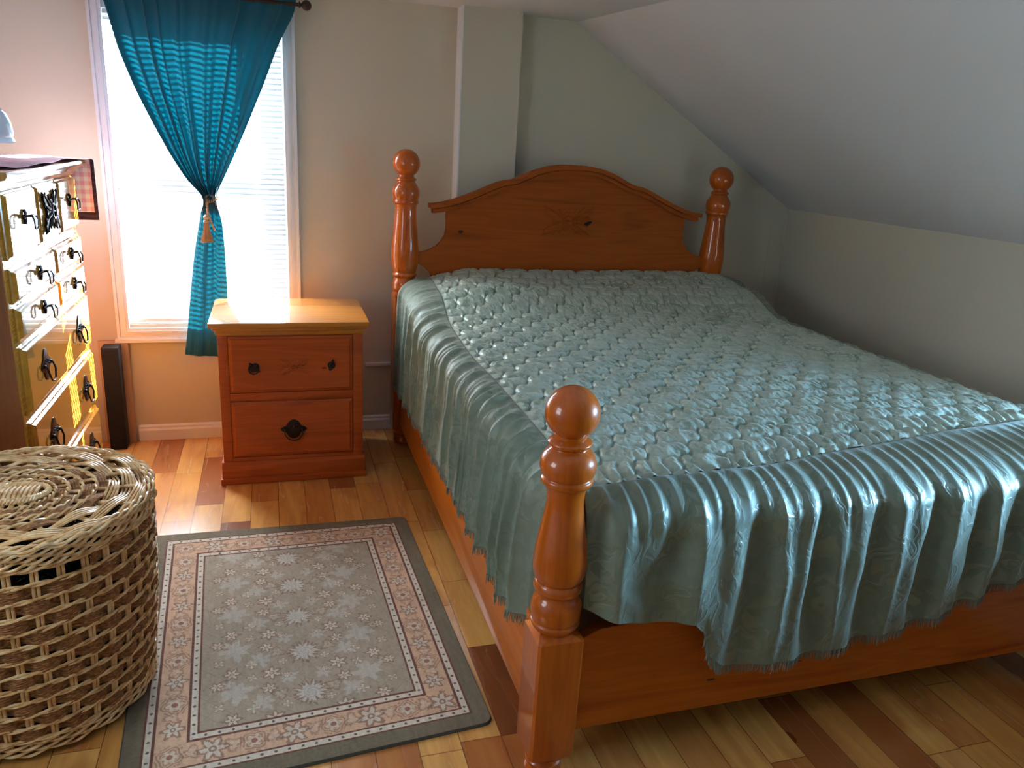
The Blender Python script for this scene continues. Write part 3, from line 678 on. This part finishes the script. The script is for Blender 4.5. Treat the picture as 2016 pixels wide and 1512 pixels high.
def skirt(name, S, N, drop_z, out, lean, seed, lam, ampH, ridge_pow, nt=110, end_in=None, gather=.045, ampG=.006):
    """S: (n,3) seam points, N: (n,2) outward horizontal normals, drop_z: (n,) hem height, out: shoulder reach"""
    n = len(S); t = np.linspace(0, 1, nt)[:, None]
    seg = np.concatenate([[0], np.cumsum(np.linalg.norm(np.diff(S[:, :2], axis=0), axis=1))])
    s = seg[None, :]
    H = (S[:, 2]-drop_z)[None, :]
    # profile: rounded shoulder then hang
    k = .30                                    # share of t spent on the shoulder
    a = np.clip(t/k, 0, 1)*PI/2
    sh = .085
    o = out[None, :]*np.sin(a)+lean*np.clip((t-k)/(1-k), 0, 1)
    dz = sh*(1-np.cos(a))+(H-sh)*np.clip((t-k)/(1-k), 0, 1)
    # normals of the profile (outward + up mix)
    no = np.where(t < k, np.sin(a), 1.0); nz_ = np.where(t < k, np.cos(a), 0.0)
    ph = s/lam+.55*vnoise1(s/lam*.7, seed)+.10*vnoise2(s*5, t*3, seed+1)*t
    if name == 'f': ph = ph+.13*np.sin(2*PI*ph)
    r1 = 1-np.abs(np.sin(PI*ph))**ridge_pow
    if name == 'f':
        p_ = ph % 1.0; tri = np.where(p_ < .42, p_/.42, np.clip(1-(p_-.42)/.50, 0, 1)); r1 = tri+.12*np.sin(2*PI*tri)*-.5
    ph2 = s/(lam*.52)+.5*vnoise1(s/lam*1.1+9, seed+2)+.12*vnoise2(s*7, t*3+5, seed+3)
    r2 = 1-np.abs(np.sin(PI*ph2))**ridge_pow
    ph3 = s/gather+.4*vnoise1(s/gather*.5, seed+4)
    r3 = 1-np.abs(np.sin(PI*ph3))**1.2
    A1 = (1-.35*sstep(.7, 1, t))*ampH*(sstep(.06, .6, t) if name == 'f' else .62*sstep(0, .10, t)+.38*sstep(.1, .7, t))*(.65+.5*vnoise1(s*2.3+3, seed+5)+.3); A2 = ampH*(.28 if name == 'f' else .40)*sstep(.02, .35, t)*(1-.45*sstep(.5, 1, t)); A3 = (1.0 if name == 'f' else 1.3)*ampG*sstep(0, .05, t)*(1-sstep(.12, .5, t))
    d = A1*(r1-.35)+A2*(r2-.4)+A3*(r3-.3)+(.004 if name == 'f' else .0015)*vnoise2(s*16, t*7, seed+6)*sstep(.05, .3, t)
    P = np.zeros((nt, n, 3))
    P[..., 0] = S[None, :, 0]+N[None, :, 0]*(o+d*no); P[..., 1] = S[None, :, 1]+N[None, :, 1]*(o+d*no); P[..., 2] = S[None, :, 2]-dz+d*nz_
    # folds also sway sideways a little
    sw = .010*np.sin(2*PI*ph)*sstep(.1, .8, t); P[..., 0] += -N[None, :, 1]*sw; P[..., 1] += N[None, :, 0]*sw
    uv = np.stack([s*1.25+0*t, t*H+0*s], -1)
    return P, uv
# left
nL = 560; yL = np.linspace(1.50, 3.665, nL); xL = xsL(yL); SL = np.stack([xL, yL, ztop(xL, yL)], -1)
NL = np.stack([-np.ones(nL), np.zeros(nL)], -1)
hemL = np.interp(yL, [1.5, 1.6, 1.72, 1.9, 2.2, 2.5, 2.8, 3.2, 3.5, 3.665], [.40, .36, .335, .368, .352, .352, .35, .345, .33, .33])+.006*vnoise1(yL*9, 61)
outL = .095+.055*sstep(2.6, 3.5, yL)-.05*sstep(1.62, 1.50, yL)
PL, uvL = skirt('l', SL, NL, hemL, outL, .020, 101, .115, .038, .62, gather=.058)
skL = grid_obj('gathered_skirt', PL-SO, M_skirtl, bs, uv=uvL)
# foot
nF = 520; xF = np.linspace(.66, 2.335, nF); yF = ysF(xF); SF = np.stack([xF, yF, ztop(xF, yF)], -1)
NF = np.stack([np.zeros(nF), -np.ones(nF)], -1)
hemF = np.interp(xF, [.66, .72, .86, .93, .965, .995, 1.05, 1.09, 1.32, 1.64, 1.9, 2.0, 2.335], [.475, .462, .435, .432, .40, .325, .287, .278, .288, .336, .415, .444, .46])
outF = (yF-1.395)-.055*sstep(.74, .66, xF)
PF, uvF = skirt('f', SF, NF, hemF, outF, .006, 203, .185, .030, 1.9, nt=130)
skF = grid_obj('gathered_skirt', PF-SO, M_skirt, bs, uv=uvF)
# right
nR = 500; yR = np.linspace(1.69, 3.665, nR); xR_ = xsR(yR); SR = np.stack([xR_, yR, ztop(xR_, yR)], -1)
NR = np.stack([np.ones(nR), np.zeros(nR)], -1)
PR, uvR = skirt('r', SR, NR, .36+.01*vnoise1(yR*8, 71), .085+0*yR, .03, 307, .15, .028, .9)
skR = grid_obj('gathered_skirt', PR-SO, M_skirt, bs, uv=uvR)
for k_ in (skL, skF, skR): k_.modifiers.new('s', 'SOLIDIFY').thickness = .002
t = NT('grey_green_fringe', .8, Base_Color=(.20, .235, .19)); M_fr = t.m
def fringe(P, parent, i0, i1, step, L=.026, n_out=(0, 0)):
    m = MB(tuple(SO)); row = P[-1]
    s = np.concatenate([[0], np.cumsum(np.linalg.norm(np.diff(row, axis=0), axis=1))]); k = s[i0]
    while k < s[i1]:
        p = Vector([float(np.interp(k, s, row[:, c])) for c in range(3)])
        q = p+Vector((random.uniform(-.004, .004), random.uniform(-.004, .004), -L*random.uniform(.7, 1.1)))
        m.tube([p+Vector((0, 0, .004)), (p+q)/2+Vector((random.uniform(-.002, .002), random.uniform(-.002, .002), 0)), q], .0011, 4, rr=[.0016, .0013, .0008]); k += step
    o = m.build('fringe', M_fr, parent); o['kind'] = 'stuff'
fringe(PL, skL, 10, nL-1, .0042); fringe(PF, skF, int(nF*.185), nF-1, .0040, .028); fringe(PR, skR, 0, nR-1, .006)

# ------------------------------------------------------------------ rug
RC = [(-.472, 2.870), (.487, 2.860), (.531, 1.632), (-.395, 1.560)]
def rug():
    nu_, nv_ = 500, 680
    u = np.linspace(0, 1, nu_)[None, :]; v = np.linspace(0, 1, nv_)[:, None]
    c = np.array(RC)
    P2 = (c[0]*(1-u)[..., None]+c[1]*u[..., None])*(1-v)[..., None]+(c[3]*(1-u)[..., None]+c[2]*u[..., None])*v[..., None]
    Wd, Ln = .95, 1.25
    X = (u-.5)*Wd+0*v; Y = (.5-v)*Ln+0*u
    # round the corners of the outline
    ex, ey = Wd/2-np.abs(X), Ln/2-np.abs(Y); e = np.minimum(ex, ey)
    rr = .03
    cm = (ex < rr) & (ey < rr)
    z = .008*np.ones_like(X); z = np.where(e < .0021, .0005, z)
    C = np.zeros((nv_, nu_, 3)); ol = np.array(srgb(110, 98, 76)); C[:] = ol
    noise_a = vnoise2(X*60+200, Y*14+200, 81)[..., None]
    C *= 1+.08*noise_a
    dark = np.array(srgb(104, 56, 40)); cream = np.array(srgb(206, 194, 176)); tan = np.array(srgb(202, 164, 134)); fld = np.array(srgb(160, 144, 124)); brown = np.array(srgb(128, 92, 74))
    def band_(a, b, colr):
        mk = (e >= a) & (e < b); C[mk] = colr; return mk
    band_(.050, .056, dark); m1 = band_(.056, .074, cream); band_(.074, .080, dark)
    mt = band_(.080, .158, tan); band_(.158, .164, dark); m2 = band_(.164, .182, cream); band_(.182, .188, dark); mf = band_(.188, 9, fld)
    # dots in the cream guard stripes
    al = np.where(ex < ey, Y, X)
    for lo, hi, mk in ((.056, .074, m1), (.164, .182, m2)):
        d = np.hypot((al/.034-np.round(al/.034))*.034, e-(lo+hi)/2); C[mk & (d < .0042)] = np.array(srgb(90, 78, 72))
    # subtle field lattice and abrash
    lat = np.abs(np.abs(((X+Y)/.06) % 1-.5)-.5) < .035; lat |= np.abs(np.abs(((X-Y)/.06) % 1-.5)-.5) < .035
    C[mf & lat] = C[mf & lat]*.86
    def stamp(cx, cy, r, kind, msk, rot=0.0):
        ix0, ix1 = np.searchsorted(X[0], [cx-r*1.3, cx+r*1.3]); jj = (.5-(cy+np.array([r*1.3, -r*1.3]))/Ln)*(nv_-1); j0, j1 = max(int(jj[0]), 0), min(int(jj[1])+2, nv_)
        sl = (slice(j0, j1), slice(ix0, ix1)); dx = X[sl]-cx; dy = Y[sl]-cy; rad = np.hypot(dx, dy)/r; th = np.arctan2(dy, dx)+rot; mm = msk[sl]
        sub = C[sl]
        jag = rad*(1+.16*vnoise2(dx*260+cx*900+400, dy*260+cy*900+400, 91))
        def mixc(q, c, f): sub[q] = sub[q]*(1-f)+np.array(c)*f
        if kind == 'flower':
            pet = .60+.26*np.cos(th*6); mixc(mm & (jag < pet+.30), brown, .75); mixc(mm & (jag < pet), cream, .85); mixc(mm & (rad < .26), brown, .8); mixc(mm & (rad < .12), cream, .8)
        elif kind == 'star':
            pet = .66+.14*np.cos(th*14)+.10*np.cos(th*9+1); mixc(mm & (jag < pet+.30) & (np.cos(th*22) > -.35), brown, .8); mixc(mm & (jag < pet), srgb(192, 186, 176), .85); mixc(mm & (jag < .5) & (np.sin(rad*30+th*3) > .3), srgb(150, 136, 122), .5)
        elif kind == 'cloud':
            pet = .66+.18*np.cos(th*7+rot)+.14*np.cos(th*4+2*rot); mixc(mm & (jag < pet), srgb(194, 190, 184), .42)
        elif kind == 'palm':
            lobes = .78+.18*np.abs(np.cos(th*3.5)); mixc(mm & (jag < lobes+.2) & (np.sin(rad*24+3*np.sin(th*4)) > -.15), brown, .6); mixc(mm & (jag < .52+.14*np.cos(th*6)) & (rad > .22), cream, .7); mixc(mm & (rad < .24), srgb(136, 72, 56), .8)
        elif kind == 'scroll':
            mixc(mm & (np.abs(jag-.6-.22*np.sin(th*3)) < .13), brown, .5); mixc(mm & (np.abs(jag-.3-.1*np.sin(th*5)) < .09), cream, .4)
        elif kind == 'cross':
            mixc(mm & (jag < 1.0) & (np.abs(np.sin(th*2)) < .85-.3*rad), brown, .6); mixc(mm & (jag < .8) & (np.abs(np.sin(th*2)) < .62-.2*rad), cream, .85)
        C[sl] = sub
    # field motifs in columns
    Xi, Yi = Wd/2-.188, Ln/2-.188
    for k in range(5):
        y = Yi*(.80-.42*k); 
        stamp(-.01+.004*k, y+.02, .050, 'star', mf)
        for sx_ in (-1, 1):
            stamp(sx_*.185-.01, y+.07-.0*sx_, .056, 'cloud', mf, k+sx_)
            stamp(sx_*.105, y+.065, .022, 'flower', mf, .3); stamp(sx_*.205, y-.035, .024, 'flower', mf); stamp(sx_*.095, y-.055, .027, 'flower', mf, .5)
            stamp(sx_*.075, y+.035, .030, 'scroll', mf, k); stamp(sx_*.225, y-.08, .028, 'scroll', mf, k+2); stamp(sx_*.125, y+.01, .040, 'cloud', mf, k*2+sx_); stamp(sx_*.05, y-.085, .03, 'cloud', mf, k*3)
            stamp(sx_*.150, y-.005, .022, 'cross', mf); stamp(sx_*.240, y+.02, .018, 'cross', mf, .7); stamp(sx_*.06, y-.01, .016, 'cross', mf)
            stamp(sx_*.245, y+.105, .019, 'flower', mf); stamp(sx_*.055, y+.11, .013, 'flower', mf); stamp(sx_*.150, y+.12, .018, 'cross', mf, .4)
    # border palmettes
    for s_ in (-1, 1):
        kx = np.linspace(-(Wd/2-.119), Wd/2-.119, 8)
        for i, x_ in enumerate(kx): stamp(x_, s_*(Ln/2-.119), .040 if i % 2 else .034, 'palm' if i % 2 == 0 else 'flower', mt, i)
        ky = np.linspace(-(Ln/2-.119), Ln/2-.119, 12)[1:-1]
        for i, y_ in enumerate(ky): stamp(s_*(Wd/2-.122), y_, .036 if i % 2 else .030, 'palm' if i % 2 else 'flower', mt, i)
        for x_ in (kx[1:]+kx[:-1])/2: stamp(x_, s_*(Ln/2-.122), .03, 'scroll', mt, x_*30)
        for y_ in (ky[1:]+ky[:-1])/2: stamp(s_*(Wd/2-.118), y_, .026, 'scroll', mt, y_*30)
    C *= (1+.10*vnoise2(X*160+300, Y*40+300, 82)+.10*vnoise2(X*330+300, Y*330+300, 84)+.06*vnoise2(X*5+20, Y*9+20, 83))[..., None]
    C[e < .004] = np.array(srgb(70, 66, 54))
    P = np.concatenate([P2, z[..., None]], -1)
    # pull the square corners in to a small radius
    fx = np.where(cm, rr-ex, 0); fy = np.where(cm, rr-ey, 0); h = np.maximum(np.hypot(fx, fy), 1e-6); mxx = np.maximum(fx, fy)
    sc_ = np.where(cm, mxx/h, 1); cxn = np.sign(X); cyn = np.sign(Y)
    P[..., 0] += np.where(cm, -cxn*fx*(1-sc_), 0); P[..., 1] += np.where(cm, -cyn*fy*(1-sc_), 0)
    P[..., 2] += .0006*vnoise2(X*150+300, Y*150+300, 85)*(e > .01)
    P = P.reshape(nv_, nu_, 3); org = np.array((.03, 2.22, 0))
    t = NT('rug_pile', .95, Sheen_Weight=.2); a = t.n('ShaderNodeVertexColor', layer_name='Col'); t.set('Base Color', a.outputs[0]); t.bump(t.noise(t.map(t.co(), (900, 300, 900)), 1, 2), .35, .002)
    o = grid_obj('area_rug', P-org, t.m); o.location = org
    at = o.data.color_attributes.new('Col', 'FLOAT_COLOR', 'POINT'); at.data.foreach_set('color', np.concatenate([np.clip(C, 0, 1), np.ones((nv_, nu_, 1))], -1).reshape(-1).astype(np.float32))
    tag(o, 'taupe area rug with floral field and striped border on the plank floor', 'rug')
    # the dark underside and bound edge
rug()

# ------------------------------------------------------------------ laundry basket
BC = Vector((-.645, 2.045, .015)); BH = .585
bk = empty('laundry_basket', BC, 'round lidded wicker laundry basket with brown rope weave beside the rug', 'basket')
t = NT('pale_wicker', .42, Coat_Weight=.2); v = t.co(); n_ = t.noise(v, 38, 3); t.set('Base Color', t.ramp(n_, [(.3, srgb(188, 138, 84)), (.5, srgb(230, 188, 132)), (.7, srgb(244, 214, 168))])); M_wick = t.m
t = NT('brown_rope', .8); v = t.co(); n_ = t.noise(t.map(v, (90, 90, 200)), 1, 3); t.set('Base Color', t.ramp(n_, [(.3, srgb(104, 66, 36)), (.55, srgb(164, 112, 66)), (.8, srgb(204, 154, 100))])); t.bump(n_, .8, .004); M_rope = t.m
def Rb(z): return .272+(.305-.272)*(z/BH)+.010*math.sin(PI*z/BH)
NSK = 18
def ringpts(fr, fz, n=288, a0=0, a1=2*PI): return [(BC.x+fr(a)*math.cos(a), BC.y+fr(a)*math.sin(a), BC.z+fz(a)) for a in np.linspace(a0, a1, n, endpoint=False)]
m = MB(BC); rows_ = 12; z0_ = .045; rh = (.515-z0_)/rows_
gap0, gap1 = math.radians(-90), math.radians(-48)
for r in range(rows_):
    for k in range(7):
        zc = z0_+r*rh+rh*(.05+.90*(k+.5)/7)
        def fr(a, zc=zc, r=r, k=k): 
            c = math.cos(NSK*a+PI*r); c = math.copysign(abs(c)**.34, c)
            return Rb(zc)-.001+(.0095 if c > 0 else .0048)*c+.0012*math.sin(a*90+k*2)
        def fz(a, zc=zc, r=r, k=k): return zc+.0016*math.sin(NSK*a*2+k)+(k-2.5)*.0006*math.cos(NSK*a+PI*r)
        if r == rows_-1 and True:
            m.tube(ringpts(fr, fz, 240, gap1, gap0+2*PI), .0044, 5)
        else: m.tube(ringpts(fr, fz), .0044, 5, closed=True)
m.build('rope_weave', M_rope, bk)
m = MB(BC)
for i in range(NSK*2):
    a = PI*i/NSK
    for da in (-.0155, .0155):
        m.tube([(BC.x+(Rb(z)+.0015)*math.cos(a+da), BC.y+(Rb(z)+.0015)*math.sin(a+da), BC.z+z) for z in np.linspace(.02, BH-.03, 8)], .0044, 7)
m.build('stakes', M_wick, bk)
m = MB(BC)
for r in range(rows_+1):
    for k in (0, 1):
        zc = z0_+r*rh
        m.tube(ringpts(lambda a: Rb(zc)+.0090+.0022*math.cos(NSK*a+k*PI+r), lambda a: zc+.0034*math.sin(NSK*a+k*PI+r)+.0015*math.sin(a*7+r), 288), .0034, 6, closed=True)
m.build('twined_rods', M_wick, bk)
m = MB(BC)
for k in range(6):
    zc = .004+k*.0062
    m.tube(ringpts(lambda a: Rb(.02)+.006+.006*math.cos(NSK*a+k*2.1), lambda a: zc+.006*math.sin(NSK*a+k*2.1)*.6, 240), .0038, 6, closed=True)
m.build('base_rim', M_wick, bk)
lid = bpy.data.objects.new('lid', None); col.objects.link(lid); lid.parent = bk; LZ = .555
lid.location = (0, 0, 0)
m = MB(BC)
for k in range(7):
    rr_ = .312+.003*math.sin(k*1.3); zc = LZ-.035+k*.0068
    m.tube(ringpts(lambda a: rr_+.0045*math.cos(30*a+k*1.9)+.002*math.sin(a*3+k), lambda a: zc+.0045*math.sin(30*a+k*1.9), 300), .0040, 6, closed=True)
for k in range(4):
    rr_ = .318-.0065*k; m.tube(ringpts(lambda a: rr_+.003*math.cos(26*a+k*2.2), lambda a: LZ+.012+.004*math.sin(26*a+k*2.2)+.001*k, 300), .0040, 6, closed=True)
m.build('lid_rim', M_wick, lid)
m = MB(BC)
NSP = 16
for i in range(NSP):
    a = 2*PI*i/NSP+.1
    for da in (-.008, .008):
        m.tube([(BC.x+r_*math.cos(a+da*.3/r_), BC.y+r_*math.sin(a+da*.3/r_), BC.z+LZ+.006) for r_ in (.05, .12, .2, .305)], .0042, 6)
# outer pale fans
for k in range(12):
    rr_ = .212+k*.0082
    par = (k//4) % 2
    m.tube(ringpts(lambda a: rr_+.002*math.sin(a*11+k), lambda a: LZ+.008+.0095*math.cos(NSP/2*(a-.1)+PI*par+k*.15), 256), .0037, 6, closed=True)
for rr_ in (.088, .118, .15, .182):
    for k in (0, 1): m.tube(ringpts(lambda a: rr_+.003*math.cos(NSP*a+k*PI), lambda a: LZ+.012+.004*math.sin(NSP*a+k*PI), 200), .0034, 6, closed=True)
m.build('lid_wicker', M_wick, lid)
m = MB(BC)
for g_, r0_ in enumerate((.094, .124, .156, .188)):
    for k in range(4):
        rr_ = r0_+k*.0062
        m.tube(ringpts(lambda a: rr_, lambda a: LZ+.005+.008*math.cos(NSP/2*(a-.1)+PI*g_), 160), .0042, 5, closed=True)
m.build('lid_rope', M_rope, lid)
m = MB(BC)
for k in range(10):
    x = -.05+k*.0112
    if k % 1 == 0: m.tube([(BC.x+x, BC.y-.040, BC.z+LZ+.008), (BC.x+x, BC.y-.028, BC.z+LZ+.020), (BC.x+x, BC.y, BC.z+LZ+.024), (BC.x+x, BC.y+.028, BC.z+LZ+.020), (BC.x+x, BC.y+.040, BC.z+LZ+.008)], .0052, 7)
for k in (0, 1, 2): m.tube([(BC.x+(.072+.004*math.cos(20*a+k*2.1))*math.cos(a)*1.05, BC.y+(.050+.004*math.cos(20*a+k*2.1))*math.sin(a), BC.z+LZ+.018+.005*math.sin(20*a+k*2.1)) for a in np.linspace(0, 2*PI, 120, endpoint=False)], .0048, 6, closed=True)
m.build('lid_boss', M_wick, lid)
t = NT('black_plastic_bag', .18, Base_Color=(.006, .006, .007)); t.bump(t.noise(t.co(), 45, 3, .6, 1.0), 1.0, .02); 
m = MB(BC); prof = [(.02, .02), (.235, .025), (.252, .10), (.268, .30), (.274, .44), (.276, .525), (.262, .535), (.2, .50), (.02, .49)]
m.lathe(prof, BC, 64); tag(m.build('laundry_bag', t.m), 'glossy black plastic bag lining the wicker laundry basket', 'bag')
